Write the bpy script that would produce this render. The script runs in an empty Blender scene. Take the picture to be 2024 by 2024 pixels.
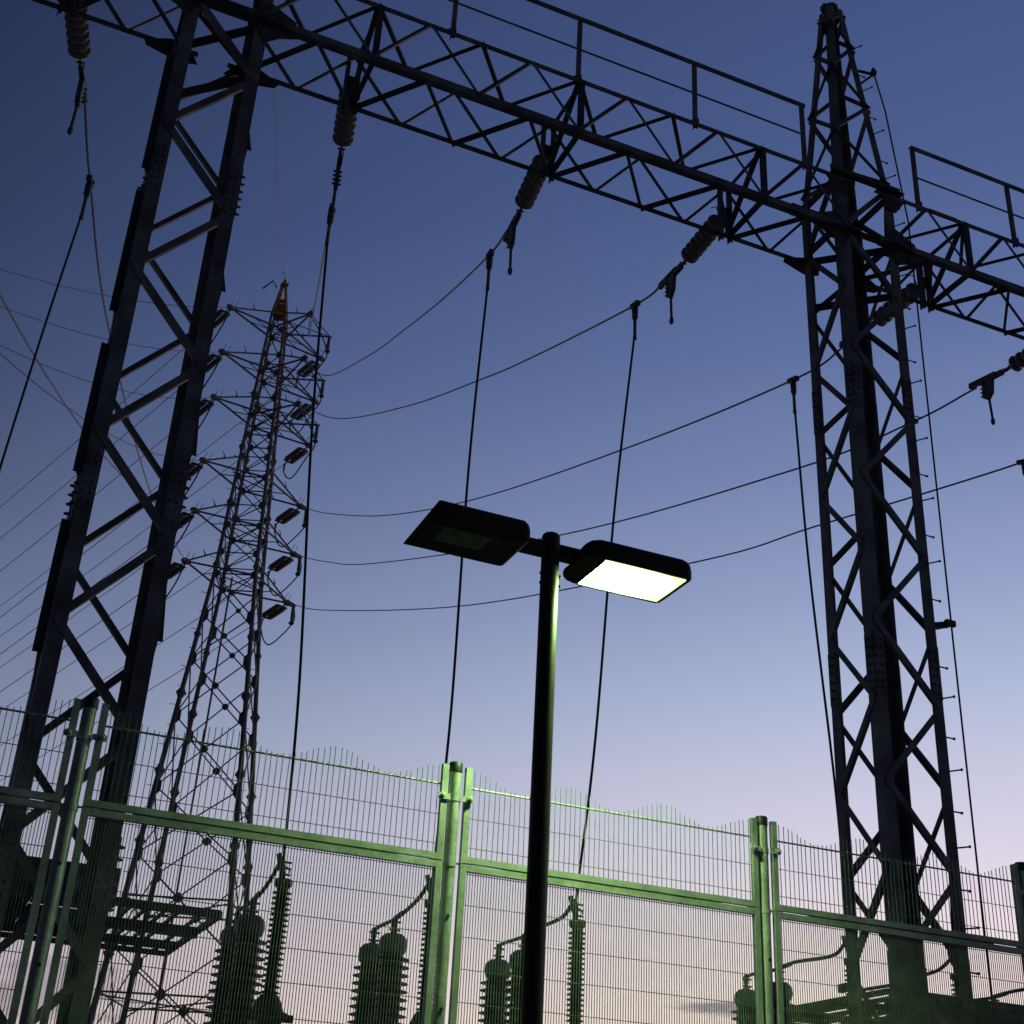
import bpy, math, random
from mathutils import Vector, Matrix
random.seed(7)
C = bpy.context.scene
COL = C.collection
R_ = math.radians

# ------------------------------------------------------------------ camera
cam_d = bpy.data.cameras.new("camera")
cam = bpy.data.objects.new("camera", cam_d)
COL.objects.link(cam)
C.camera = cam
cam_d.sensor_width = 36.0
cam_d.lens = 47.958
cam_d.clip_start = 0.05
cam_d.clip_end = 6000
# world axes seen in camera space, from the vertical and the beam vanishing points
_f = 2696.2937525
_vz = Vector((1302 - 1012, -(-4178 - 1012), -_f)).normalized()
_vx = Vector((8300 - 1012, -(2820 - 1012), -_f)).normalized()
_vx = (_vx - _vz * _vx.dot(_vz)).normalized()
_vy = _vz.cross(_vx)
rot = Matrix((_vx, _vy, _vz))            # rows: world axes, so this maps camera space to world space
cam.matrix_world = Matrix.Translation((0, 0, 1.6)) @ rot.to_4x4()

# ------------------------------------------------------------------ sky
W = bpy.data.worlds.new("World")
C.world = W
W.use_nodes = True
nt = W.node_tree
nt.nodes.clear()
N = nt.nodes.new
L_ = nt.links.new


def vmath(op, a, b=None):
    n = N("ShaderNodeMath"); n.operation = op
    for i, x in enumerate((a, b)):
        if x is None: continue
        if isinstance(x, (int, float)): n.inputs[i].default_value = x
        else: L_(x, n.inputs[i])
    return n.outputs[0]


def lin(c):
    out = []
    for x in c:
        x /= 255.0
        out.append(x / 12.92 if x <= .04045 else ((x + .055) / 1.055) ** 2.4)
    return tuple(out) + (1.0,)


tc = N("ShaderNodeTexCoord")
sep = N("ShaderNodeSeparateXYZ"); L_(tc.outputs["Generated"], sep.inputs[0])
X, Y, Z = sep.outputs
SUN_AZ = R_(48)                           # the afterglow sits to the right of the view
hx = vmath("ADD", vmath("MULTIPLY", X, math.sin(SUN_AZ)), vmath("MULTIPLY", Y, math.cos(SUN_AZ)))
hl = vmath("SQRT", vmath("ADD", vmath("MULTIPLY", X, X), vmath("ADD", vmath("MULTIPLY", Y, Y), 1e-4)))
a_ = vmath("DIVIDE", hx, hl)
ramp = N("ShaderNodeValToRGB")
zs = vmath("ADD", Z, vmath("MULTIPLY", vmath("SUBTRACT", .95, a_), .23))   # away from the glow the dusk is deeper
L_(zs, ramp.inputs[0])
stops = [(0.0, (206, 164, 148)), (.07, (240, 214, 198)), (.13, (248, 229, 222)), (.18, (233, 218, 226)),
         (.25, (205, 202, 223)), (.33, (172, 182, 211)), (.40, (144, 157, 195)), (.48, (115, 131, 173)), (.56, (91, 109, 155)),
         (.65, (73, 91, 138)), (.75, (61, 78, 122)), (1.0, (43, 57, 100))]
el = ramp.color_ramp.elements
while len(el) < len(stops): el.new(.5)
for e, (p, c) in zip(el, stops):
    e.position = p; e.color = lin(c)
mr = N("ShaderNodeMapRange"); L_(a_, mr.inputs[0])
mr.inputs[1].default_value = .55; mr.inputs[2].default_value = 1.0
mr.inputs[3].default_value = .38; mr.inputs[4].default_value = 1.06
mr2 = N("ShaderNodeMapRange"); L_(a_, mr2.inputs[0])
mr2.inputs[1].default_value = -1.0; mr2.inputs[2].default_value = .55
mr2.inputs[3].default_value = .24; mr2.inputs[4].default_value = 1.0
bright = vmath("MULTIPLY", mr.outputs[0], mr2.outputs[0])
# torn dusk clouds low over the horizon
mp = N("ShaderNodeMapping"); L_(tc.outputs["Generated"], mp.inputs[0])
mp.inputs["Scale"].default_value = (9.0, 9.0, 34.0); mp.inputs["Rotation"].default_value = (R_(6), R_(4), 0)
nz = N("ShaderNodeTexNoise"); L_(mp.outputs[0], nz.inputs["Vector"])
nz.inputs["Scale"].default_value = 1.7; nz.inputs["Detail"].default_value = 7; nz.inputs["Roughness"].default_value = .6


def cloud(az, z, w, h, k):
    du = vmath("DIVIDE", vmath("SUBTRACT", X, math.sin(az) * .99), w)
    dz = vmath("DIVIDE", vmath("SUBTRACT", Z, z), h)
    d = vmath("ADD", vmath("MULTIPLY", du, du), vmath("MULTIPLY", dz, dz))
    v = vmath("ADD", nz.outputs[0], vmath("MULTIPLY", d, -.16))
    r = N("ShaderNodeMapRange"); r.interpolation_type = "SMOOTHSTEP"; L_(v, r.inputs[0])
    r.inputs[1].default_value = .30; r.inputs[2].default_value = .50; r.inputs[4].default_value = k
    return r.outputs[0]


cl = vmath("MAXIMUM", vmath("MAXIMUM", cloud(R_(31.6), .1345, .030, .0055, .85), cloud(R_(6.5), .118, .05, .022, .5)), cloud(R_(20), .10, .12, .008, .35))
mixc = N("ShaderNodeMix"); mixc.data_type = "RGBA"
L_(cl, mixc.inputs[0]); L_(ramp.outputs[0], mixc.inputs[6]); mixc.inputs[7].default_value = lin((140, 130, 146))
sc = N("ShaderNodeVectorMath"); sc.operation = "SCALE"
L_(mixc.outputs[2], sc.inputs[0]); L_(bright, sc.inputs[3])
bg = N("ShaderNodeBackground"); L_(sc.outputs[0], bg.inputs[0]); bg.inputs[1].default_value = 1.0
# the last light of a sun just under the horizon
sky = N("ShaderNodeTexSky"); sky.sky_type = "NISHITA"; sky.sun_disc = False
sky.sun_elevation = R_(-3.0); sky.sun_rotation = SUN_AZ
bg2 = N("ShaderNodeBackground"); L_(sky.outputs[0], bg2.inputs[0]); bg2.inputs[1].default_value = .02
add = N("ShaderNodeAddShader"); L_(bg.outputs[0], add.inputs[0]); L_(bg2.outputs[0], add.inputs[1])
out = N("ShaderNodeOutputWorld"); L_(add.outputs[0], out.inputs[0])

C.view_settings.view_transform = "Standard"
C.view_settings.look = "None"
C.view_settings.exposure = 0
C.view_settings.gamma = 1
C.cycles.max_bounces = 6
C.cycles.sample_clamp_indirect = 4


# ------------------------------------------------------------------ materials
def material(name, base, rough=.5, metal=0.0, var=.25, scale=6.0, second=None, bump=0.0, detail=5, spec=.5):
    m = bpy.data.materials.new(name); m.use_nodes = True
    t = m.node_tree; b = t.nodes["Principled BSDF"]
    b.inputs["Roughness"].default_value = rough
    b.inputs["Metallic"].default_value = metal
    b.inputs["Specular IOR Level"].default_value = spec
    co = t.nodes.new("ShaderNodeTexCoord")
    n = t.nodes.new("ShaderNodeTexNoise"); n.inputs["Scale"].default_value = scale; n.inputs["Detail"].default_value = detail
    t.links.new(co.outputs["Object"], n.inputs["Vector"])
    r = t.nodes.new("ShaderNodeValToRGB")
    lo = tuple(x * (1 - var) for x in base); hi = second or tuple(min(1, x * (1 + var)) for x in base)
    r.color_ramp.elements[0].position = .35; r.color_ramp.elements[0].color = lo + (1,)
    r.color_ramp.elements[1].position = .68; r.color_ramp.elements[1].color = tuple(hi) + (1,)
    t.links.new(n.outputs[0], r.inputs[0]); t.links.new(r.outputs[0], b.inputs["Base Color"])
    n2 = t.nodes.new("ShaderNodeTexNoise"); n2.inputs["Scale"].default_value = scale * 3
    t.links.new(co.outputs["Object"], n2.inputs["Vector"])
    k = t.nodes.new("ShaderNodeMapRange"); k.inputs[3].default_value = max(.05, rough - .12); k.inputs[4].default_value = min(1, rough + .15)
    t.links.new(n2.outputs[0], k.inputs[0]); t.links.new(k.outputs[0], b.inputs["Roughness"])
    if bump:
        bp = t.nodes.new("ShaderNodeBump"); bp.inputs["Strength"].default_value = bump; bp.inputs["Distance"].default_value = .01
        t.links.new(n2.outputs[0], bp.inputs["Height"]); t.links.new(bp.outputs[0], b.inputs["Normal"])
    return m


def zinc(name, base, scale):
    """hot dip galvanised steel: crystal spangle, dull streaks"""
    m = material(name, base, .5, .25, .22, 5.0)
    t = m.node_tree; b = t.nodes["Principled BSDF"]
    co = [n for n in t.nodes if n.bl_idname == "ShaderNodeTexCoord"][0]
    v = t.nodes.new("ShaderNodeTexVoronoi"); v.inputs["Scale"].default_value = scale
    t.links.new(co.outputs["Object"], v.inputs["Vector"])
    mx = t.nodes.new("ShaderNodeMix"); mx.data_type = "RGBA"; mx.blend_type = "MULTIPLY"; mx.inputs[0].default_value = .35
    src = b.inputs["Base Color"].links[0].from_socket
    t.links.new(src, mx.inputs[6]); t.links.new(v.outputs["Color"], mx.inputs[7])
    hs = t.nodes.new("ShaderNodeHueSaturation"); hs.inputs["Saturation"].default_value = .12; hs.inputs["Value"].default_value = 1.15
    t.links.new(mx.outputs[2], hs.inputs["Color"]); t.links.new(hs.outputs[0], b.inputs["Base Color"])
    return m


M_STEEL = material("weathered_galvanised_steel", (.185, .18, .178), .55, .15, .4, 3.0)
M_STEEL2 = material("dull_grey_steel", (.085, .085, .085), .6, .1, .3, 4.0)
M_TUBE = material("weathered_tower_tube", (.27, .245, .24), .6, .05, .22, 1.5, second=(.33, .295, .285))
M_FENCE = zinc("spangled_zinc", (.40, .41, .40), 38)
M_MESH = material("dull_shaded_mesh_wire", (.23, .235, .23), .65, 0, .3, 12, spec=.25)  # base colour darkened for the shading that round wires would give themselves
M_CAP = material("black_plastic", (.02, .02, .022), .5, 0, .2, 20)
M_POLE = material("dark_brown_paint", (.034, .026, .020), .45, 0, .25, 9, spec=.25)
M_HOUSE = material("dark_bronze_paint", (.036, .030, .022), .5, 0, .2, 8, spec=.2)
M_PORC = material("grey_porcelain", (.28, .24, .22), .22, 0, .18, 5)
M_PORC2 = material("brown_porcelain", (.05, .042, .038), .22, 0, .2, 5)
M_WIRE = material("aluminium_strand", (.16, .16, .165), .5, .5, .2, 30)
M_CABLE = material("black_cable", (.03, .03, .032), .5, 0, .2, 20)
M_FIT = material("cast_fittings", (.17, .165, .165), .5, .4, .3, 14)
M_ORANGE = material("aviation_orange_paint", (.50, .25, .05), .55, 0, .2, 3)
M_DOME = material("grey_shield_paint", (.17, .17, .185), .45, .2, .12, 4)
M_GLASS = material("dark_lamp_glass", (.03, .035, .03), .12, 0, .2, 6)
M_RUST = material("rusted_steel", (.30, .10, .035), .75, 0, .3, 8)


def lit_lens():
    """frosted lamp glass, hottest under the arc tube and dimming towards the edges"""
    m = bpy.data.materials.new("lit_lamp_glass"); m.use_nodes = True
    t = m.node_tree; t.nodes.clear(); n = t.nodes.new; k = t.links.new
    co = n("ShaderNodeTexCoord"); mp = n("ShaderNodeMapping"); k(co.outputs["Object"], mp.inputs[0])
    mp.inputs["Location"].default_value = (-.40 * 2.5, .02 * 3.6, -4.915 * 2.5); mp.inputs["Scale"].default_value = (2.5, 3.6, 2.5)
    g = n("ShaderNodeTexGradient"); g.gradient_type = "QUADRATIC_SPHERE"; k(mp.outputs[0], g.inputs[0])
    r = n("ShaderNodeMapRange"); k(g.outputs["Fac"], r.inputs[0]); r.inputs[3].default_value = LENS_EDGE; r.inputs[4].default_value = LENS_HOT
    c = n("ShaderNodeMix"); c.data_type = "RGBA"; k(g.outputs["Fac"], c.inputs[0])
    c.inputs[6].default_value = (.62, 1.0, .30, 1); c.inputs[7].default_value = (.52, 1.0, .34, 1)
    e = n("ShaderNodeEmission"); k(c.outputs[2], e.inputs[0]); k(r.outputs[0], e.inputs[1])
    o = n("ShaderNodeOutputMaterial"); k(e.outputs[0], o.inputs[0])
    return m


LENS_EDGE, LENS_HOT = 2.6, 190.0
M_LIGHT = lit_lens()


# ------------------------------------------------------------------ mesh helpers
def V(*a): return Vector(a)


class MB:
    def __init__(s): s.v = []; s.f = []

    def add(s, vs, fs):
        o = len(s.v); s.v += [tuple(v) for v in vs]; s.f += [tuple(i + o for i in f) for f in fs]; return s

    def hexa(s, p):      # 8 corners: bottom ring 0-3, top ring 4-7
        return s.add(p, [(0, 3, 2, 1), (4, 5, 6, 7), (0, 1, 5, 4), (1, 2, 6, 5), (2, 3, 7, 6), (3, 0, 4, 7)])

    def box(s, a, b):
        x0, y0, z0 = a; x1, y1, z1 = b
        return s.hexa([(x0, y0, z0), (x1, y0, z0), (x1, y1, z0), (x0, y1, z0), (x0, y0, z1), (x1, y0, z1), (x1, y1, z1), (x0, y1, z1)])

    def slab(s, P, Q, u, u0, u1, w, w0, w1):
        """bar from P to Q whose section spans u0..u1 along u and w0..w1 along w"""
        P = Vector(P); Q = Vector(Q)
        r = lambda c: [c + u * u0 + w * w0, c + u * u1 + w * w0, c + u * u1 + w * w1, c + u * u0 + w * w1]
        return s.hexa(r(P) + r(Q))

    def frame(s, P, Q, a):
        d = (Vector(Q) - Vector(P)).normalized(); a = Vector(a)
        a = (a - d * a.dot(d))
        if a.length < 1e-5: a = d.orthogonal()
        a.normalize(); return d, a, d.cross(a)

    def bar(s, P, Q, w, h, up=(0, 0, 1)):
        d, a, b = s.frame(P, Q, up)
        return s.slab(P, Q, a, -h / 2, h / 2, b, -w / 2, w / 2)

    def angle(s, P, Q, a, b, wa, wb, t):
        """L section: one leg of width wa along a, one of width wb along b, meeting on the line PQ"""
        d = (Vector(Q) - Vector(P)).normalized()
        a = Vector(a); a = (a - d * a.dot(d)).normalized()
        b = Vector(b); b = b - d * b.dot(d); b = (b - a * b.dot(a)).normalized()
        s.slab(P, Q, a, 0, wa, b, 0, t)
        s.slab(P, Q, a, 0, t, b, t, wb)
        return s

    def tube(s, pts, r, n=8, cap=True):
        pts = [Vector(p) for p in pts]
        rs = r if isinstance(r, (list, tuple)) else [r] * len(pts)
        up = None; rings = []
        for i, p in enumerate(pts):
            d = (pts[min(i + 1, len(pts) - 1)] - pts[max(i - 1, 0)]).normalized()
            if up is None: up = d.orthogonal().normalized()
            up = (up - d * up.dot(d)).normalized(); w = d.cross(up)
            rings.append([p + (up * math.cos(2 * math.pi * k / n) + w * math.sin(2 * math.pi * k / n)) * rs[i] for k in range(n)])
        fs = []
        for i in range(len(pts) - 1):
            for k in range(n):
                a = i * n + k; b = i * n + (k + 1) % n
                fs.append((a, b, b + n, a + n))
        if cap:
            fs.append(tuple(reversed(range(n)))); fs.append(tuple((len(pts) - 1) * n + k for k in range(n)))
        return s.add([v for g in rings for v in g], fs)

    def lathe(s, prof, base=(0, 0, 0), axis=(0, 0, 1), n=20):
        ax = Vector(axis).normalized(); u = ax.orthogonal().normalized(); w = ax.cross(u); b = Vector(base)
        vs = []; fs = []
        for r, h in prof:
            r = max(r, 1e-4)
            vs += [b + ax * h + (u * math.cos(2 * math.pi * k / n) + w * math.sin(2 * math.pi * k / n)) * r for k in range(n)]
        for i in range(len(prof) - 1):
            for k in range(n):
                a = i * n + k; c = i * n + (k + 1) % n
                fs.append((a, c, c + n, a + n))
        fs.append(tuple(reversed(range(n)))); fs.append(tuple((len(prof) - 1) * n + k for k in range(n)))
        return s.add(vs, fs)

    def plate(s, poly, t):
        """flat polygon thickened by the vector t"""
        t = Vector(t); n = len(poly); p = [Vector(q) for q in poly]
        vs = p + [q + t for q in p]
        fs = [tuple(reversed(range(n))), tuple(range(n, 2 * n))] + [(i, (i + 1) % n, (i + 1) % n + n, i + n) for i in range(n)]
        return s.add(vs, fs)

    def build(s, name, mat, parent=None, smooth=False, label=None):
        off = Vector((0, 0, 0)); q = parent
        while q is not None: off += q.location; q = q.parent
        me = bpy.data.meshes.new(name)
        me.from_pydata([tuple(Vector(v) - off) for v in s.v], [], s.f)
        me.materials.append(mat)
        import bmesh
        bm = bmesh.new(); bm.from_mesh(me); bmesh.ops.recalc_face_normals(bm, faces=bm.faces); bm.to_mesh(me); bm.free()
        if smooth:
            me.polygons.foreach_set("use_smooth", [True] * len(me.polygons))
            me.set_sharp_from_angle(angle=R_(38))
        o = bpy.data.objects.new(name, me); COL.objects.link(o)
        if parent: o.parent = parent
        if label: o["label"] = label
        return o


def thing(name, loc, label, cat, group=None, rz=0):
    o = bpy.data.objects.new(name, None); COL.objects.link(o)
    o.empty_display_size = .1; o.location = loc; o.rotation_euler = (0, 0, rz)
    o["label"] = label; o["category"] = cat; o["kind"] = "thing"
    if group: o["group"] = group
    return o


def tag(o, label, cat, group=None):
    o["kind"] = "thing"
    o["label"] = label; o["category"] = cat
    if group: o["group"] = group
    return o


def copy_tree(o, parent=None):
    c = o.copy(); COL.objects.link(c)
    if parent: c.parent = parent
    for ch in list(o.children): copy_tree(ch, c)
    return c


def sag(P, Q, s, n=40):
    P = Vector(P); Q = Vector(Q); o = []
    for i in range(n + 1):
        t = i / n; p = P.lerp(Q, t); p.z -= 4 * s * t * (1 - t); o.append(p)
    return o


def spline(pts, n=10):
    """Catmull-Rom through the points"""
    p = [Vector(x) for x in pts]; p = [p[0] * 2 - p[1]] + p + [p[-1] * 2 - p[-2]]; o = []
    for i in range(1, len(p) - 2):
        for k in range(n):
            t = k / n; a, b, c, d = p[i - 1:i + 3]
            o.append(.5 * ((2 * b) + (c - a) * t + (2 * a - 5 * b + 4 * c - d) * t * t + (3 * b - a - 3 * c + d) * t ** 3))
    o.append(p[-2]); return o


# ------------------------------------------------------------------ ground
def structure(o): o["kind"] = "structure"; return o


M_GROUND = material("dry_gravel_and_grass", (.13, .125, .11), .95, 0, .35, .8, bump=.5)
M_YARD = material("crushed_stone", (.24, .235, .225), .95, 0, .35, 30, bump=.8)
M_ROAD = material("asphalt", (.05, .05, .052), .9, 0, .3, 40, bump=.4)
structure(MB().box((-150, -150, -.2), (150, 190, 0)).build("ground", M_GROUND))
structure(MB().box((-30, 7.6, -.1), (40, 34, .004)).build("gravel_yard", M_YARD))
structure(MB().box((-60, -4, -.1), (60, 4.6, .004)).build("road", M_ROAD))

# ------------------------------------------------------------------ gantry columns
YF, YB = 11.5, 12.33           # front and back face of the gantry
HW = .455                      # half width of a column
COLX = [-7.65, .995, 9.642, 18.29]
NODE0, NSTEP = 12.54, .9365
STRIPZ = ((11.0, 12.61), (9.21, 10.71), (7.43, 8.83), (5.68, 6.94))
WEDGEZ = ((11.59, 11.82), (9.73, 9.95), (7.83, 8.39), (5.95, 6.47))
zn = lambda n: NODE0 - NSTEP * n


def column(cx, label, back_odd, strips):
    t = thing("gantry_column", (cx, (YF + YB) / 2, 0), label, "gantry column", "lattice columns of the gantry")
    X0, X1 = cx - HW, cx + HW
    zt = 14.40
    corners = {"FL": (X0, YF, 1, 1), "FR": (X1, YF, -1, 1), "BL": (X0, YB, 1, -1), "BR": (X1, YB, -1, -1)}
    for k, (x, y, sx, sy) in corners.items():
        m = MB().angle((x, y, 0), (x, y, zt), (sx, 0, 0), (0, sy, 0), .145, .145, .016)
        m.box((x - .17, y - .17, 0), (x + .17, y + .17, .03))
        lg = m.build("leg", M_STEEL, t)
        # bolted splices
        for zc in (11.0, 7.35, 3.9, 1.2):
            b = MB()
            xs = x + sx * .0725
            yo = y - sy * .010
            b.box((min(x, x + sx * .14) + .002, min(y, yo), zc - .32), (max(x, x + sx * .14) - .002, max(y, yo), zc + .32))
            for dz in (-.25, -.15, -.05, .05, .15, .25):
                for dx in (.04, .105):
                    b.lathe([(.017, 0), (.017, .016), (.008, .022)], (x + sx * dx, yo, zc + dz), (0, -sy, 0), 6)
            xo = x - sx * .010
            b.box((min(x, xo), min(y, y + sy * .14) + .002, zc - .32), (max(x, xo), max(y, y + sy * .14) - .002, zc + .32))
            for dz in (-.25, -.15, -.05, .05, .15, .25):
                b.lathe([(.017, 0), (.017, .022), (.008, .045)], (xo, y + sy * .07, zc + dz), (-sx, 0, 0), 6)
            b.build("splice_plate", M_STEEL, lg)
    P = .0725
    # zig-zag bracing of the four faces
    def face(a, b, a_odd, out, name):
        m = MB()
        ax, ay, asx, asy = corners[a]; bx, by, bsx, bsy = corners[b]
        o = Vector(out)
        inplane = (Vector((bx, by, 0)) - Vector((ax, ay, 0))).normalized()
        pa = Vector((ax, ay, 0)) + inplane * P; pb = Vector((bx, by, 0)) - inplane * P
        for i, n in enumerate(range(-2, 13)):
            odd = n % 2 != 0
            A, B = (pa, pb) if odd == a_odd else (pb, pa)
            S = Vector((A.x, A.y, zn(n) - .035)); E = Vector((B.x, B.y, zn(n + 1) + .035))
            if E.z < .1: continue
            off = o * (.011 + .002 * (i % 2))
            d = (E - S).normalized()
            side = d.cross(o)
            if side.z > 0: side = -side
            wv = side * .037
            m.angle(S + off - wv * -1 - d * .05, E + off - wv * -1 + d * .05, -side, -o, .074, .05, .008)
        m.build(name, M_STEEL, t)
    face("FL", "FR", True, (0, -1, 0), "bracing")
    face("FL", "BL", False, (-1, 0, 0), "bracing")
    face("FR", "BR", True, (1, 0, 0), "bracing")
    face("BL", "BR", back_odd, (0, 1, 0), "bracing")
    # diaphragms at the beam and gusset plates
    for z in (13.39, 12.62):
        g = MB().angle((X0 + .05, YB - .05, z), (X1 - .05, YF + .05, z), (0, 0, 1), (1, 0, 0), .08, .06, .008)
        g.build("diaphragm", M_STEEL2, t); g = MB()
        if z > 13: g.angle((X0 + .05, YF + .05, z - .09), (X1 - .05, YB - .05, z - .09), (0, 0, 1), (1, 0, 0), .08, .06, .008).build("diaphragm", M_STEEL2, t)
    for z in (13.5, 14.30):
        for x in (X0 + .016, X1 - .024):
            MB().angle((x, YF + .02, z), (x, YB - .02, z), (0, 0, 1), (1, 0, 0), .09, .05, .008).build("diaphragm", M_STEEL2, t)
    for x in (X0, X1):
        s = -1 if x == X0 else 1
        for y, sy in ((YF, -1), (YB, 1)):
            z = 13.372
            MB().plate([(x + s * .34, y - sy * .03, z), (x + s * .30, y + sy * .06, z), (x - s * .1, y + sy * .16, z), (x - s * .30, y + sy * .1, z),
                     (x - s * .16, y - sy * .16, z), (x + s * .05, y - sy * .16, z)], (0, 0, -.012)).build("gusset_plate", M_STEEL2, t)
    h = MB()
    h.angle((X0 - .12, YF - .03, 14.30), (X1 + .12, YF - .03, 14.30), (0, 0, 1), (0, -1, 0), .15, .09, .01)
    h.build("crosshead", M_STEEL2, t); h = MB()
    h.angle((X0 - .12, YB + .03, 14.30), (X1 + .12, YB + .03, 14.30), (0, 0, 1), (0, 1, 0), .15, .09, .01)
    h.build("crosshead", M_STEEL2, t)
    for x in (X0, X1):
        s = -1 if x == X0 else 1; h = MB()
        h.plate([(x + s * .02, YF - .012, 14.0), (x + s * .22, YF - .012, 14.29), (x - s * .24, YF - .012, 14.29), (x - s * .14, YF - .012, 14.05)], (0, -.01, 0))
        h.plate([(x - s * .02, YF - .012, 13.1), (x + s * .30, YF - .012, 13.37), (x + s * .30, YF - .012, 13.55), (x - s * .02, YF - .012, 13.72), (x - s * .2, YF - .012, 13.5)], (0, -.01, 0))
        h.build("gusset_plate", M_STEEL2, t)
    # earth wire peak on top
    m = MB(); zb, zp = 14.38, 18.0; hb, ht = HW - .02, .12
    cy = (YF + YB) / 2; hy = (YB - YF) / 2 - .02
    pos = lambda sx, sy, z: V(cx + sx * (hb + (ht - hb) * (z - zb) / (zp - zb)), cy + sy * (hy + (ht - hy) * (z - zb) / (zp - zb)), z)
    for sx in (-1, 1):
        for sy in (-1, 1):
            m.angle(pos(sx, sy, zb), pos(sx, sy, zp), (-sx, 0, 0), (0, -sy, 0), .10, .10, .01)
    lev = [zb + d for d in (.1, .85, 1.55, 2.2, 2.75, 3.2, 3.5)]
    for (a, b, o) in (((-1, -1), (1, -1), (0, -1, 0)), ((-1, -1), (-1, 1), (-1, 0, 0)), ((1, -1), (1, 1), (1, 0, 0)), ((-1, 1), (1, 1), (0, 1, 0))):
        o = Vector(o)
        for i in range(len(lev) - 1):
            p, q = (a, b) if (i + (o.y + o.x > 0)) % 2 else (b, a)
            S = pos(*p, lev[i]); E = pos(*q, lev[i + 1])
            m.angle(S + o * (.002 + .002 * (i % 2)), E + o * (.002 + .002 * (i % 2)), (0, 0, 1), o, .06, .045, .007)
    m.box((cx - .14, cy - .14, zp - .16), (cx + .14, cy + .14, zp - .14))
    m.box((cx - .15, cy - .05, zp), (cx + .15, cy + .05, zp + .09))
    m.lathe([(.12, 0), (.12, .06), (.03, .12)], (cx, cy, zp + .03), (0, 0, 1), 10)
    m.build("earth_wire_peak", M_STEEL, t)
    # step bolts up the front right leg
    z = 2.0; i = 0
    while z < 17.4 and not strips:
        x = X1 if z < 14.4 else pos(1, -1, z).x; y = YF if z < 14.4 else pos(1, -1, z).y
        sb = MB()
        if i % 2: sb.tube([(x - .02, y + .05, z), (x + .14, y + .05, z)], .009, 6).lathe([(.016, 0), (.016, .02)], (x + .14, y + .05, z), (1, 0, 0), 6)
        else: sb.tube([(x - .05, y + .02, z), (x + .04, y - .13, z)], .009, 6).lathe([(.016, 0), (.016, .02)], (x + .04, y - .13, z), (.5, -.86, 0), 6)
        z += .42; i += 1
        if z > 2.6: sb.build("step_bolt", M_STEEL, t)
    if strips:
        for z0, z1 in STRIPZ:
            MB().box((X0 - .085, YF + .10, z0), (X0 - .004, YF + .112, z1)).build("cover_strip", M_STEEL2, t)
        for z0, z1 in WEDGEZ:
            MB().plate([(X1 + .004, YF + .02, z1), (X1 + .055, YF + .02, z0), (X1 + .004, YF + .02, z0)], (0, .012, 0)).build("cover_strip", M_STEEL2, t)
    return t


column(COLX[1], "thick lattice column at the left with dark cover strips, in front of the far pylon", False, True)
col_r = column(COLX[2], "lattice column at the right whose tapering top peak shows against the sky", False, False)
column(COLX[0], "lattice column beyond the left edge carrying the left gantry bay", True, False)
column(COLX[3], "lattice column beyond the right edge carrying the right gantry bay", False, False)
# stand-off arms for the earth lead belong to the right column
m = MB()
xr = COLX[2] + HW
m.bar((xr - .28, YF + .12, 16.35), (10.06, 11.58, 16.62), .03, .03).bar((xr - .28, YF + .12, 16.62), (10.06, 11.58, 16.62), .03, .03)
m.lathe([(.03, 0), (.045, .02), (.045, .08), (.02, .14)], (10.06, 11.58, 16.6), (0, 0, 1), 8)
m.build("standoff_arm", M_STEEL2, col_r)
for z in (13.2, 7.95):
    m = MB().bar((xr - .05, YF + .06, z), (10.32, YF - .02, z + .05), .05, .06).bar((10.23, YF - .03, z + .05), (10.36, YF - .03, z + .05), .05, .07)
    m.build("standoff_arm", M_STEEL2, col_r)
tag(MB().tube([(10.06, 11.57, 16.6), (10.15, 11.52, 15.9), (10.31, 11.47, 13.9), (10.30, 11.46, 7.95), (10.31, 11.46, .02)], .011, 8).build("earth_lead", M_CABLE, smooth=True),
    "thin black lead running down beside the right lattice column", "cable")

# ------------------------------------------------------------------ gantry beams
ZB, ZT = 13.405, 14.30
ST = .664
FY, BY = YF - .03, YB + .03


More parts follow.
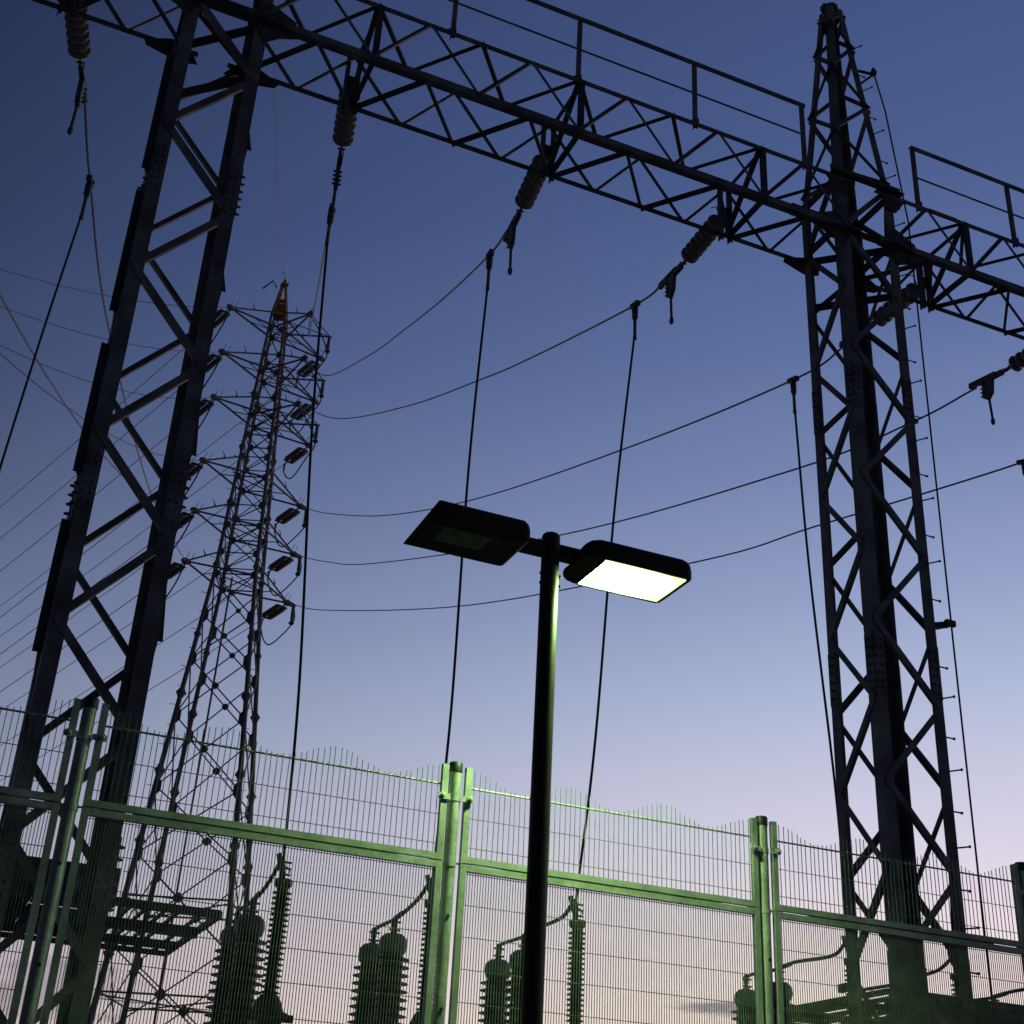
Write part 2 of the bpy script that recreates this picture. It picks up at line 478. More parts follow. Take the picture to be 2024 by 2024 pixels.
def beam(i, label):
    cx = COLX[i]; x0, x1 = cx + HW, COLX[i + 1] - HW
    t = thing("gantry_beam", (cx + 4.32, (YF + YB) / 2, ZB), label, "gantry beam", "lattice gantry beams")
    nx = lambda k: cx + .339 + ST * k
    for (y, z, a, b, w) in ((FY, ZB, (0, 0, 1), (0, 1, 0), .095), (FY, ZT, (0, 0, -1), (0, 1, 0), .065), (BY, ZB, (0, 0, 1), (0, -1, 0), .072), (BY, ZT, (0, 0, -1), (0, -1, 0), .065)):
        MB().angle((x0 - .28, y, z), (x1 + .28, y, z), a, b, w, w, .009).build("chord", M_STEEL, t)

    def warren(pa, pb, a_even, o, w, name):
        m = MB(); o = Vector(o)
        for k in range(0, 12):
            ev = k % 2 == 0
            A, B = (pa, pb) if ev == a_even else (pb, pa)
            S = V(nx(k), *A); E = V(nx(k + 1), *B)
            d = (E - S).normalized(); side = d.cross(o)
            flip = (k % 2 == 0)
            off = o * (.004 + .003 * (k % 2))
            # one diagonal shows its flat, the next its edge
            if flip: m.angle(S + off + side * w / 2, E + off + side * w / 2, -side, o, w, w * .8, .006)
            else: m.angle(S + off - side * w / 2, E + off - side * w / 2, side, -o, w * .72, w * .6, .006)
        m.build(name, M_STEEL, t)
    warren((FY, ZB + .03), (FY, ZT - .03), True, (0, -1, 0), .055, "bracing")     # front face
    warren((BY, ZB + .03), (BY, ZT - .03), False, (0, 1, 0), .055, "bracing")     # back face
    warren((FY + .02, ZT), (BY - .02, ZT), True, (0, 0, 1), .05, "bracing")       # top face
    warren((FY + .02, ZB), (BY - .02, ZB), False, (0, 0, -1), .055, "bracing")    # bottom face
    for k in (2, 6, 10):
        x = nx(k); m = MB()
        m.angle((x, FY - .004, ZB), (x, FY - .004, ZT), (1, 0, 0), (0, 1, 0), .07, .06, .008)
        m.angle((x + .012, FY, ZT - .02), (x + .012, BY, ZT - .02), (0, 0, -1), (1, 0, 0), .075, .05, .008)
        m.angle((x + .012, FY, ZB + .02), (x + .012, BY, ZB + .02), (0, 0, 1), (1, 0, 0), .07, .05, .008)
        m.angle((x - .03, FY + .02, ZT - .03), (x - .03, BY - .02, ZB + .04), (1, 0, 0), (0, 0, 1), .06, .05, .008)
        for dx in (-.09, .05):
            m.box((x + dx, BY - .06, ZB - .03), (x + dx + .012, BY + .07, ZT + .03))
            m.box((x + dx + .012, BY + .004, ZB - .03), (x + dx + .045, BY + .012, ZT + .03))
        m.box((x - .08, BY + .014, (ZB + ZT) / 2 - .1), (x + .06, BY + .03, (ZB + ZT) / 2 + .1))
        m.build("insulator_bracket", M_STEEL2, t)
    # walkway railing
    r0, r1 = x0 + .48, x1 - .48
    hr = MB().angle((r0 - .04, YF, ZT + 1.105), (r1 + .04, YF, ZT + 1.105), (0, 0, -1), (0, 1, 0), .07, .07, .008).build("handrail", M_STEEL, t)
    MB().angle((r0, YF + .01, ZT + .555), (r1, YF + .01, ZT + .555), (0, 0, -1), (0, 1, 0), .032, .03, .005).build("mid_rail", M_STEEL, hr)
    for k in range(5):
        x = r0 + (r1 - r0) * k / 4
        p = MB().angle((x - .025, YF + .012, ZT - .06), (x - .025, YF + .012, ZT + 1.07), (1, 0, 0), (0, 1, 0), .05, .05, .006)
        p.plate([(x - .1, YF - .02, ZT + .01), (x + .025, YF - .02, ZT + .01), (x + .025, YF - .02, ZT + .09), (x - .02, YF - .02, ZT + .08)], (0, .01, 0))
        p.build("post", M_STEEL, hr)
    if i == 2:
        MB().box((nx(1) + .05, FY - .012, ZT - .063), (nx(1) + .52, FY - .002, ZT - .004)).build("rust_patch", M_RUST, t, label="rusty stretch of the top chord")
    return t


beam(1, "long lattice gantry beam with railing spanning between the two columns")
beam(2, "lattice gantry beam continuing right of the right column, with its own railing")
beam(0, "lattice gantry beam continuing left of the left column at the top corner")

# ------------------------------------------------------------------ distant pylon geometry shared by the lines
PC = V(9.17, 50.9, 0)
U = V(.927, -.375, 0); VV = V(.375, .927, 0)
LEV = [36.1, 33.78, 31.5, 28.46, 26.16, 23.92]
TIP_L = [PC - 1.8 * (U + VV) + V(0, 0, z) for z in LEV]
TIP_R = [PC + 1.8 * (U + VV) + V(0, 0, z) for z in LEV]
TIP_F = [PC + 1.67 * (U - VV) + V(0, 0, z) for z in LEV[:3]]

# ------------------------------------------------------------------ strain insulator strings on the gantry
SX = {1: COLX[0] + .339 + 10 * ST, 2: COLX[1] + .339 + 2 * ST, 3: COLX[1] + .339 + 6 * ST, 4: COLX[1] + .339 + 10 * ST,
      5: COLX[2] + .339 + 2 * ST, 6: COLX[2] + .339 + 6 * ST, 7: COLX[2] + .339 + 10 * ST}
ENDS = {1: TIP_L[5], 2: TIP_F[0], 3: TIP_F[1], 4: TIP_F[2], 5: TIP_R[3], 6: TIP_R[4], 7: TIP_R[5]}
SZ, SY = 13.86, BY + .03
STRING_LABELS = {
    1: "grey disc insulator string in the top left corner, left of the left column",
    2: "disc insulator string under the beam nearest the right of the left column, foreshortened",
    3: "disc insulator string at the middle of the gantry beam, above the street lamp",
    4: "disc insulator string slanting under the beam just left of the right column",
    5: "disc insulator string passing behind the right column's front leg",
    6: "disc insulator string cut by the right edge of the photo",
    7: "disc insulator string beyond the right edge on the right gantry beam"}


def string_proto():
    t = thing("insulator_string", (0, 0, 0), "", "insulator", "strain insulator strings on the gantry beam")
    MB().bar((0, -.03, 0), (0, .17, 0), .02, .06).tube([(-.05, .03, 0), (.05, .03, 0)], .014, 6).tube([(-.045, .15, 0), (.045, .15, 0)], .014, 6).build("shackle", M_FIT, t)
    disc = None
    for k in range(7):
        y = .16 + k * .132
        if disc is None:
            prof = [(.03, -.01), (.05, 0), (.06, .03), (.105, .038), (.132, .058), (.138, .08), (.128, .1), (.11, .1), (.1, .088), (.085, .1), (.07, .09), (.045, .105), (.03, .105), (.026, .135)]
            disc = MB().lathe(prof, (0, 0, 0), (0, 1, 0), 24).build("insulator_disc", M_PORC, t, True)
            disc.location = (0, y, 0)
        else:
            d = disc.copy(); COL.objects.link(d); d.location = (0, y, 0)
    MB().bar((0, 1.08, 0), (0, 1.34, -.01), .03, .05).tube([(-.05, 1.13, 0), (.05, 1.13, 0)], .014, 6).tube([(-.05, 1.24, 0), (.05, 1.24, 0)], .014, 6) \
        .bar((-.02, 1.3, 0), (-.02, 1.55, .02), .015, .08).bar((.03, 1.3, 0), (.03, 1.55, .02), .015, .08).build("link", M_FIT, t)
    c = MB()
    c.bar((0, 1.45, .03), (0, 2.0, .08), .06, .09)
    c.plate([(-.03, 1.5, .05), (-.03, 1.72, .09), (-.03, 1.74, -.28), (-.03, 1.64, -.36), (-.03, 1.54, -.26)], (.06, 0, 0))
    for z in (-.02, -.09, -.16, -.23): c.tube([(-.06, 1.68, z), (.06, 1.68, z)], .016, 6).tube([(-.02, 1.78, z), (.02, 1.70, z)], .012, 6)
    c.build("strain_clamp", M_FIT, t)
    MB().tube([(0, 1.63, -.30), (0, 1.62, -.45), (0, 1.60, -.74)], .020, 8).lathe([(.026, 0), (.034, .03), (.034, .07), (.02, .1)], (0, 1.60, -.72), (0, 0, -1), 8).build("tail_stub", M_FIT, t, True)
    MB().tube([(0, .14, .02), (-.02, .2, .25), (-.02, .34, .33)], .008, 6).build("arcing_horn", M_FIT, t)
    return t


proto = string_proto()
for k in (3, 2, 4, 1, 5, 6, 7):
    s = proto if k == 3 else copy_tree(proto)
    A = V(SX[k], SY, SZ); d = ENDS[k] - A
    s.location = A; s.rotation_euler = (R_(1.5) if k != 3 else 0, 0, math.atan2(-d.x, d.y)); s["label"] = STRING_LABELS[k]


def along(k, yy, z):
    """point over the plan line of conductor k"""
    A = V(SX[k], SY, SZ); E = ENDS[k]; t = (yy - A.y) / (E.y - A.y)
    return V(A.x + (E.x - A.x) * t, yy, z)


# heights of the conductors along the way: (y, z)
PROF = {1: [(14.30, 13.95), (15.8, 13.90), (19.95, 14.33), (30.7, 17.1), (42, 21.0)],
        2: [(14.30, 14.00), (15.5, 14.45), (20.0, 16.6), (30, 22.2), (40, 29.2)],
        3: [(14.25, 14.02), (15.25, 14.33), (18.39, 15.76), (22.45, 17.78), (28.48, 20.9), (38.6, 26.64)],
        4: [(14.2, 13.98), (15.25, 14.24), (19.86, 16.1), (23.07, 17.5), (29.63, 20.54), (39.36, 25.58)],
        5: [(14.25, 13.92), (15.69, 14.10), (21.35, 15.75), (30.2, 18.68), (38.8, 22.08), (47.0, 25.9)],
        6: [(14.25, 13.90), (15.75, 14.02), (19.0, 14.62), (28.3, 17.14), (42.0, 21.80), (47.6, 24.12)],
        7: [(14.25, 13.88), (15.76, 13.92), (21.0, 14.79), (24.8, 15.45), (36.0, 18.25), (47.5, 22.07)]}
COND_LABELS = {1: "line from the top left insulator curving behind the left column to the pylon",
               2: "steep line beside the leftmost drop wire, ending at the pylon's top right arm",
               3: "topmost conductor curving from the middle gantry insulator to the pylon",
               4: "second conductor from the top, curving to the pylon from left of the right column",
               5: "third conductor from the top, passing just above the unlit lamp head",
               6: "fourth conductor from the top, passing behind the pole top between the lamp heads",
               7: "lowest conductor, passing under both lamp heads to the pylon"}
for k in range(1, 8):
    pts = [along(k, y, z) for y, z in PROF[k]] + [ENDS[k]]
    tag(MB().tube(spline(pts, 8), .0175, 6).build("conductor", M_WIRE, smooth=True), COND_LABELS[k], "power line", "conductors from the gantry to the pylon")
for (x, tip, s, lab) in ((-3.33, TIP_L[4], 2.0, "line crossing the far left sky steeply towards the pylon's fifth left arm"),
                         (-5.98, TIP_L[3], 2.0, "line crossing the far left sky at mid slope to the pylon's fourth left arm"),
                         (-9.3, TIP_L[2], 2.4, "lowest of the three gently sloping lines in the upper left sky"),
                         (-11.9, TIP_L[1], 2.3, "middle one of the three gently sloping lines in the upper left sky"),
                         (-14.5, TIP_L[0], 2.4, "highest of the three gently sloping lines in the upper left sky")):
    tag(MB().tube(sag((x, SY, 13.7), tip, s), .0165, 6).build("conductor", M_WIRE, smooth=True), lab, "power line", "conductors from the gantry to the pylon")

# ------------------------------------------------------------------ drop wires with their T clamps
ARX = {1: None, 2: 3.90, 3: 5.76, 4: 7.70, 5: 11.85, 6: 13.65, 7: 15.6}
AY, AZ = 15.8, 5.10
DROP_LABELS = {1: "drop wire with pale sleeve leaning down at the far left edge",
               2: "drop wire left of the lamp, ending at the leftmost arrester",
               3: "drop wire passing behind the unlit lamp head to the fence post",
               4: "drop wire passing behind the lit lamp head",
               5: "drop wire running down the left side of the right column",
               6: "drop wire ending behind the right column",
               7: "drop wire at the right edge of the photo"}
for k in range(1, 8):
    y, z = PROF[k][1]; T = along(k, y, z); A = along(k, y - .25, z - .07); B = along(k, y + .25, z + .07); d = (B - A).normalized()
    t = thing("drop_wire", T, DROP_LABELS[k], "drop wire", "drop wires from the conductors")
    MB().bar(T - d * .13, T + d * .13, .075, .075).tube([T + V(-.05, -.03, -.01), T + V(.05, -.03, -.01)], .018, 6).tube([T + d * .06 + V(-.05, -.03, -.01), T + d * .06 + V(.05, -.03, -.01)], .018, 6) \
        .lathe([(.04, 0), (.05, .03), (.05, .12), (.045, .16), (.05, .2), (.03, .26)], T + V(0, 0, -.03), (0, 0, -1), 10).build("wire_clamp", M_FIT, t, True)
    MB().lathe([(.026, 0), (.026, .30), (.03, .31), (.03, .36)], T + V(0, 0, -.28), (0, 0, -1), 10).build("sleeve", M_PORC, t, True)
    if k == 1: pts = [T + V(0, 0, -.5), T + V(-.14, .0, -3), T + V(-.25, .0, -6), T + V(-.2, .1, -9)]
    else:
        e = V(ARX[k] - .03, AY, AZ + .10)
        top = T + V(0, 0, -.5)
        pts = [top, top.lerp(e, .35) + V(-.03, 0, 0), top.lerp(e, .75) + V(.04, 0, 0), e]
    MB().tube(spline(pts, 10), .0155 if k == 1 else .0185, 8).build("cable", M_CABLE, t, True)

# ------------------------------------------------------------------ surge arresters and cable sealing ends behind the fence


def arrester(x, label):
    t = thing("surge_arrester", (x, AY, 0), label, "surge arrester", "surge arresters behind the fence")
    pr = [(.065, 0)]; h = 0
    for k in range(19):
        pr += [(.066, h + .012), (.112, h + .022), (.112, h + .030), (.07, h + .044)]; h += .061
    pr.append((.065, h))
    MB().lathe(pr, (x, AY, 3.70), (0, 0, 1), 18).build("insulator_column", M_PORC2, t, True)
    MB().lathe([(.07, 0), (.07, .02), (.105, .05), (.108, .11), (.1, .12), (.03, .12)], (x, AY, 3.70 + h), (0, 0, 1), 18).build("top_flange", M_FIT, t, True)
    f = MB().bar((x - .02, AY, 4.96), (x - .05, AY, 5.24), .05, .06).bar((x - .05, AY, 5.08), (x - .08, AY + .05, 5.28), .04, .05)
    for z in (5.03, 5.10, 5.17): f.tube([(x - .07, AY - .05, z), (x + .06, AY - .04, z)], .013, 6)
    f.tube([(x, AY, 5.14), (x + .05, AY - .02, 5.10), (x + .06, AY - .02, 5.06)], .008, 5)
    f.build("terminal", M_FIT, t)
    MB().lathe([(.22, -.25), (.24, -.22), (.24, -.19), (.18, -.17), (.14, -.06), (.10, 0)], (x, AY, 3.70), (0, 0, 1), 18).build("base_flange", M_STEEL2, t, True)
    p = MB().box((x - .14, AY - .14, 0), (x + .14, AY + .14, 3.45))
    p.box((x - .25, AY - .03, 3.43), (x + .3, AY + .03, 3.51))
    p.build("pedestal", M_STEEL2, t)
    return t


for x, lab in ((ARX[2], "slim ribbed arrester standing behind the fence at the left"), (ARX[3], "slim ribbed arrester half hidden by the middle fence post"),
               (ARX[4], "slim ribbed arrester standing free just right of the lamp pole"), (ARX[5], "arrester behind the left leg of the right column"),
               (ARX[6], "arrester behind the right leg of the right column"), (ARX[7], "arrester at the right edge behind the right platform")):
    arrester(x, lab)


def sealing_end(x, y, label, H=4.54):
    t = thing("cable_sealing_end", (x, y, 0), label, "cable sealing end", "cable sealing ends in pairs behind the fence")
    n = 26; pr = []
    for k in range(n):
        h = 2.0 + (H - 2.0) * k / n; r = .19 - .045 * k / n
        pr += [(r, h + .012), (r + .085, h + .03), (r + .085, h + .038), (r, h + .06)]
    pr.append((.14, H))
    MB().lathe(pr, (x, y, 0), (0, 0, 1), 24).build("insulator_column", M_PORC2, t, True)
    MB().lathe([(.13, H), (.165, H + .02), (.185, H + .10), (.175, H + .19), (.12, H + .245), (.05, H + .26)], (x, y, 0), (0, 0, 1), 24).build("dome", M_DOME, t, True)
    f = MB().lathe([(.045, 0), (.045, .03), (.03, .04), (.03, .08), (.04, .09), (.04, .2), (.02, .22)], (x, y, H + .25), (0, 0, 1), 10)
    for dz in (.30, .40): f.tube([(x - .075, y - .02, H + dz), (x + .075, y - .02, H + dz)], .014, 6)
    f.build("terminal", M_FIT, t)
    p = MB().lathe([(.3, 1.93), (.3, 2.0)], (x, y, 0), (0, 0, 1), 20).box((x - .22, y - .22, 0), (x + .22, y + .22, 1.93))
    p.build("pedestal", M_STEEL2, t)
    return t


SEX = {2: 3.90, 3: 5.77, 4: 7.60, 5: 11.62, 6: 13.66, 7: 15.5}
wh = {2: "left pair behind the fence, near the left arrester", 3: "pair left of the middle fence post", 4: "pair partly hidden by the lamp pole",
      5: "pair by the left end of the right platform", 6: "pair behind the right column", 7: "pair at the right edge"}
for k in range(2, 8):
    x = SEX[k]
    dz = .24 if k <= 4 else .26
    sealing_end(x, 17.2, "nearer ribbed sealing end of the " + wh[k], 4.30 + dz)
    sealing_end(x + .02, 18.1, "farther ribbed sealing end of the " + wh[k], 4.30 + dz)
    pts = [(ARX[k] - .06, AY + .04, 5.18), (ARX[k] - .06, AY + .35, 5.06), (x, 16.8, 4.78 + dz), (x, 17.2, 4.74 + dz), (x, 17.5, 4.74 + dz), (x + .02, 18.0, 4.75 + dz), (x + .02, 18.1, 4.70 + dz)]
    j = MB().tube(spline(pts, 8), .026, 8).build("jumper_cable", M_CABLE, smooth=True)
    tag(j, "black jumper from arrester to the " + wh[k], "jumper cable", "jumpers from arresters to sealing ends")
    MB().tube([(x - .012, 16.9, 4.765 + dz), (x, 17.2, 4.745 + dz)], .034, 8).build("lug", M_FIT, j, True)

# ------------------------------------------------------------------ platforms behind the columns


def platform(x0, x1, y0, y1, z, label, solid, rows, hs, cx, slots_along=False):
    t = thing("equipment_platform", ((x0 + x1) / 2, (y0 + y1) / 2, 0), label, "platform", "steel platforms behind the columns")
    f = MB()
    for fr, h in zip((0, .38, .75, 1), hs):
        y = y0 + (y1 - y0) * fr
        f.box((x0, y - .03, z - h), (x1, y + .03, z))
    for x in (x0, x1): f.box((x - .02, y0 + .03, z - .06), (x + .02, y1 - .03, z - .002))
    for x in (cx - HW + .03, cx + HW - .03): f.box((x - .03, YB - .1, z - .12), (x + .03, y0 + (.06 if x > x0 else 0), z - .035))
    f.build("frame", M_STEEL2, t)
    s = MB(); x = x0 + .11; i = 0
    while x < x1 - .08:
        if not (solid[0] < x < solid[1]): s.box((x, y0 + .03, z - .034), (x + .028, y1 - .03, z - .004))
        x += (.17, .12, .2, .14)[i % 4]; i += 1
    s.build("cross_bar", M_STEEL2, t)
    # deck plates with a few open slots, across the planks or along them
    d = MB(); n = max(2, int((solid[1] - solid[0]) / .30)); w = (solid[1] - solid[0]) / n
    ya, yb = y0 + .04, y1 - .04; Yp = lambda g: ya + (yb - ya) * g
    for k in range(n):
        xa = solid[0] + w * k
        cuts = [(g0, g1) for g0, g1, ks in sorted(rows) if k in ks]
        xe = xa + w - .006
        if slots_along:
            d.box((xa, ya, z + .003), (xe - .10, yb, z + .013)); xs = xe - .10 + .0005
        else: xs = xa
        yy = ya
        for g0, g1 in cuts + [(1, 1)]:
            if Yp(g0) > yy: d.box((xs, yy, z + .003), (xe, Yp(g0), z + .013))
            yy = Yp(g1)
    d.build("deck", M_STEEL2, t)
    if not slots_along: MB().box((solid[0], y0 - .045, z - .10), (solid[1], y0 - .032, z + .24)).build("toe_board", M_STEEL2, t)
    return t


platform(-2.6, 2.56, 12.52, 15.1, 3.93, "open grating platform behind the foot of the left column", (-2.55, 1.62), [(.30, .335, (2, 3, 11, 12)), (.62, .66, (1, 3, 9, 13))], (.07, .10, .08, .05), COLX[1])
platform(9.87, 16.6, 12.52, 15.55, 4.03, "dark slotted platform behind the foot of the right column", (9.95, 16.5), [(.10, .34, (0, 1, 2, 9)), (.42, .70, (1, 2, 3)), (.78, .96, (0, 3, 5)), (.12, .2, (5, 7, 8, 11))], (.11, .05, .05, .05), COLX[2], True)

# ------------------------------------------------------------------ fence
FYY = 7.0
PITCH = 2.0145
FX = [.614 + PITCH * k for k in range(-2, 6)]
FPOST = ["fence post beyond the left edge of the photo", "fence post second beyond the left edge",
         "green lit fence post at the left, in front of the left column", "brightest green fence post at the middle, left of the lamp pole",
         "green fence post right of the lamp, left of the right column", "dark fence post at the right edge",
         "fence post beyond the right edge", "fence post second beyond the right edge"]


def fence_post():
    t = thing("fence_post", (0, 0, 0), "", "fence post", "round posts of the mesh fence")
    MB().lathe([(.035, 0), (.035, 3.82)], n=20).build("pole", M_FENCE, t, True)
    MB().lathe([(.0375, 3.81), (.0385, 3.815), (.0385, 3.862), (.034, 3.868)], n=20).build("cap", M_CAP, t, True)
    for z in (3.66, 3.30, 2.0, .5):
        m = MB()
        m.lathe([(.0365, -.016), (.039, -.016), (.039, .016), (.0365, .016)], (0, 0, z), (0, 0, 1), 20)
        if z != 3.30:
            for s in (-1, 1):
                m.box((s * .07 - .035, -.041, z - .016), (s * .07 + .035, -.036, z + .016))
                m.lathe([(.021, 0), (.021, .005)], (s * .085, -.041, z), (0, -1, 0), 16)
                m.lathe([(.013, 0), (.013, .012), (.007, .016)], (s * .083, -.046, z), (0, -1, 0), 8)
        else:
            for s in (-1, 1): m.box((s * .07 - .05, -.012, z + .003), (s * .07 + .05, -.004, z + .012))
        m.build("clamp", M_FENCE, t)
    m = MB().lathe([(.010, 0), (.010, .006)], (0, -.034, 3.02), (0, -1, 0), 8).lathe([(.010, 0), (.010, .006)], (0, -.034, 2.55), (0, -1, 0), 8)
    m.build("bolt", M_CAP, t)
    return t


def fence_panel():
    """origin at the post to its left"""
    t = thing("mesh_fence", (0, 0, 0), "", "fence panel", "welded mesh fence panels")
    a, b = .055, PITCH - .05
    f = MB()
    for (x0, x1) in ((a, a + .036), (b - .036, b)):
        f.box((x0, -.03, 3.312), (x1, 0, 3.845))
    f.box((a + .036, -.03, 3.314), (b - .036, 0, 3.348))
    f.box((a + .25, -.004, 3.300), (b - .25, -.001, 3.330))
    up = f.build("upper_frame", M_FENCE, t)
    f = MB()
    for (x0, x1) in ((a, a + .036), (b - .036, b)): f.box((x0, -.03, .08), (x1, 0, 3.306))
    f.box((a + .036, -.03, 3.270), (b - .036, 0, 3.304)).box((a + .036, -.03, .08), (b - .036, 0, .12))
    f.box((a + .036, -.03, 1.3), (b - .036, 0, 1.335))
    lo = f.build("lower_frame", M_FENCE, t)
    w = MB(); x0, x1 = a + .036, b - .036; n = 58
    for k in range(n):
        x = x0 + (x1 - x0) * (k + .7) / (n + .4); ph = (x - x0) / (x1 - x0)
        top = 3.79 + .044 * math.cos(2 * math.pi * 3 * ph) + random.uniform(-.004, .004)
        tx, ty = random.uniform(-.004, .004), random.uniform(-.004, .004)
        w.hexa([(x - .0019, -.022, 3.34), (x + .0019, -.022, 3.34), (x + .0019, -.018, 3.34), (x - .0019, -.018, 3.34),
                (x + tx - .0019, ty - .022, top), (x + tx + .0019, ty - .022, top), (x + tx + .0019, ty - .018, top), (x + tx - .0019, ty - .018, top)])
    for z in (3.40, 3.562): w.box((x0 - .004, -.0178, z - .0018), (x1 + .004, -.0142, z + .0018))
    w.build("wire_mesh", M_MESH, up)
    MB().tube([(x0 - .004, -.0115, 3.732), (x1 + .004, -.0115, 3.732)], .0058, 8).build("top_rod", M_FENCE, up, True)
    w = MB(); n = 114
    for k in range(n):
        x = x0 + (x1 - x0) * (k + .7) / (n + .4)
        w.box((x - .0019, -.022, .11), (x + .0019, -.018, 3.275))
    z = 3.258
    while z > .2:
        w.box((x0 - .004, -.0178, z - .0018), (x1 + .004, -.0142, z + .0018)); z -= .1655
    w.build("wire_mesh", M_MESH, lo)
    return t


FPAN = ["mesh fence panel beyond the left edge", "dark mesh fence panel at the left edge, left of the left fence post",
        "mesh fence panel between the left and the brightest middle post", "mesh fence panel behind the lamp pole, brightly lit at its left",
        "mesh fence panel in front of the right column", "mesh fence panel beyond the right edge post", "mesh fence panel last on the right"]
p0 = fence_post()
for i, x in enumerate(FX):
    o = p0 if i == 0 else copy_tree(p0); o.location = (x, FYY, 0); o["label"] = FPOST[i]
q0 = fence_panel()
for i, x in enumerate(FX[:-1]):
    o = q0 if i == 0 else copy_tree(q0); o.location = (x, FYY, 0); o["label"] = FPAN[i]

# ------------------------------------------------------------------ street lamp
LX, LY = 2.886, 6.40
LZ = 4.918                                   # underside of the heads
lamp = thing("street_lamp", (LX, LY, 0), "twin head street lamp on a dark pole, right head glowing green, left head off", "street lamp")
MB().lathe([(.16, 0), (.16, .02), (.064, .03), (.056, 1.0), (.052, 5.02), (.052, 5.03)], (LX, LY, 0), (0, 0, 1), 32).build("pole", M_POLE, lamp, True)
MB().lathe([(.052, 4.99), (.054, 4.992), (.054, 5.078), (.051, 5.096), (.043, 5.106)], (LX, LY, 0), (0, 0, 1), 32).build("pole_cap", M_POLE, lamp, True)
for z in (4.847, 4.788):
    for s in (-1, 1):
        MB().lathe([(.010, 0), (.010, .012), (.005, .017)], (LX + s * .050, LY - .012, z), (s, 0, 0), 8).build("bolt", M_CAP, lamp)


def lamp_head(s, lit):
    """shoebox head along X; s = -1 left of the pole, +1 right of it"""
    zb, y0, y1 = LZ, 6.175, 6.566
    arm = MB().bar((LX + s * .042, LY, 5.003), (LX + s * .285, LY, 5.003), .071, .074).build("arm", M_HOUSE, lamp)

    def ring(x, k, lift, inset):
        a, c = y0 + inset, y1 - inset * .7
        pts = [(c, zb + lift), ((a + c) / 2, zb + lift), (a + .0095, zb + lift), (a, zb + .012 + lift * .8)]
        for q in range(7):
            th = q / 6 * math.pi / 2
            pts.append((a + .053 - .053 * math.cos(th), zb + .081 * k + .053 * k * math.sin(th)))
        pts += [((a + c) / 2, zb + .014 + .073 * k), (c - .014, zb + .014 + .014 * k), (c, zb + .0095 + lift * .6)]
        return [V(LX + s * (x - (.075 * (z - zb) / .134 if x > .8 and not lit else 0)), y, z) for y, z in pts]
    if lit: prof = [(.133, .45, .041, .101), (.137, .62, .028, .065), (.152, .8, .015, .036), (.178, .93, .006, .014), (.225, 1, 0, .002), (.284, 1, 0, 0), (.752, 1, 0, 0), (.776, .97, 0, .004), (.796, .88, .002, .012), (.811, .7, .009, .028)]
    else: prof = [(.217, .6, .014, .033), (.220, .75, .008, .018), (.232, .9, .002, .006), (.255, 1, 0, 0), (.818, 1, 0, 0), (.830, .985, 0, .002)]
    rings = [ring(*p) for p in prof]; n = len(rings[0])
    vs = [p for g in rings for p in g]; fs = []
    for i in range(len(rings) - 1):
        for k in range(n):
            a = i * n + k; c = i * n + (k + 1) % n
            fs.append((a, c, c + n, a + n))
    fs.append(tuple(range(n))); fs.append(tuple((len(rings) - 1) * n + k for k in range(n)))
    head = MB().add(vs, fs).build("lamp_head", M_HOUSE, lamp, True, "lamp head glowing green" if lit else "unlit dark lamp head")
    if lit:
        MB().box((LX + s * .247, y0 + .018, zb - .007), (LX + s * .768, y1 - .026, zb - .002)).build("lens", M_LIGHT, head)
        MB().box((LX + s * .238, y0 + .018, zb - .010), (LX + s * .246, y1 - .026, zb + .004)).box((LX + s * .770, y0 + .014, zb - .012), (LX + s * .784, y1 - .024, zb + .004)) \
            .box((LX + s * .247, y1 - .024, zb - .012), (LX + s * .770, y1 - .012, zb + .004)).build("bezel", M_HOUSE, head)
        # full cut-off optics: the reflector throws the light down and to the fence, little of it sideways
        ld = bpy.data.lights.new("reflector_beam", "SPOT"); ld.energy = 320.0; ld.color = (.54, 1.0, .31)
        ld.spot_size = R_(140); ld.spot_blend = .62; ld.shadow_soft_size = .07
        lo = bpy.data.objects.new("reflector_beam", ld); COL.objects.link(lo); lo.parent = head
        lo.location = V(s * .40, 6.37 - LY, zb - .02)
        lo.rotation_euler = V(-.12, .10, -1).to_track_quat("-Z", "Y").to_euler()
    else:
        MB().box((LX + s * .272, y0 + .036, zb - .006), (LX + s * .794, y1 - .036, zb - .002)).build("lens", M_GLASS, head)
        MB().box((LX + s * .43, y0 + .06, zb - .010), (LX + s * .71, y1 - .15, zb - .0065)).build("reflector", M_FIT, head)


lamp_head(1, True)
lamp_head(-1, False)

# ------------------------------------------------------------------ the tubular pylon
py = thing("transmission_tower", PC, "tall tubular steel pylon with six levels of arms and an orange tip", "pylon")
wz = lambda z: .62 + .079 * (36.8 - z) if z > 24 else 1.63 + .158 * (24 - z)
SG = {"NL": (-1, -1), "NR": (1, -1), "FL": (-1, 1), "FR": (1, 1)}
cor = lambda k, z: PC + V(0, 0, z) + (U * SG[k][0] + VV * SG[k][1]) * wz(z) / 2
for k in SG:
    m = MB().tube([cor(k, 0), cor(k, 12.8), cor(k, 24), cor(k, 37.0)], [.125, .11, .085, .055], 10)
    for z in (5.2, 9.0, 12.95, 15.6, 18.7, 21.2, 24.3, 27.2, 29.9, 32.6):
        d = (cor(k, z + .1) - cor(k, z - .1)).normalized(); r = .115 if z < 20 else .085
        m.lathe([(r, -.17), (r * 1.5, -.03), (r * 1.75, -.03), (r * 1.75, .03), (r * 1.5, .03), (r, .17)], cor(k, z), d, 10)
    m.build("leg", M_TUBE, py, True)
br = MB()
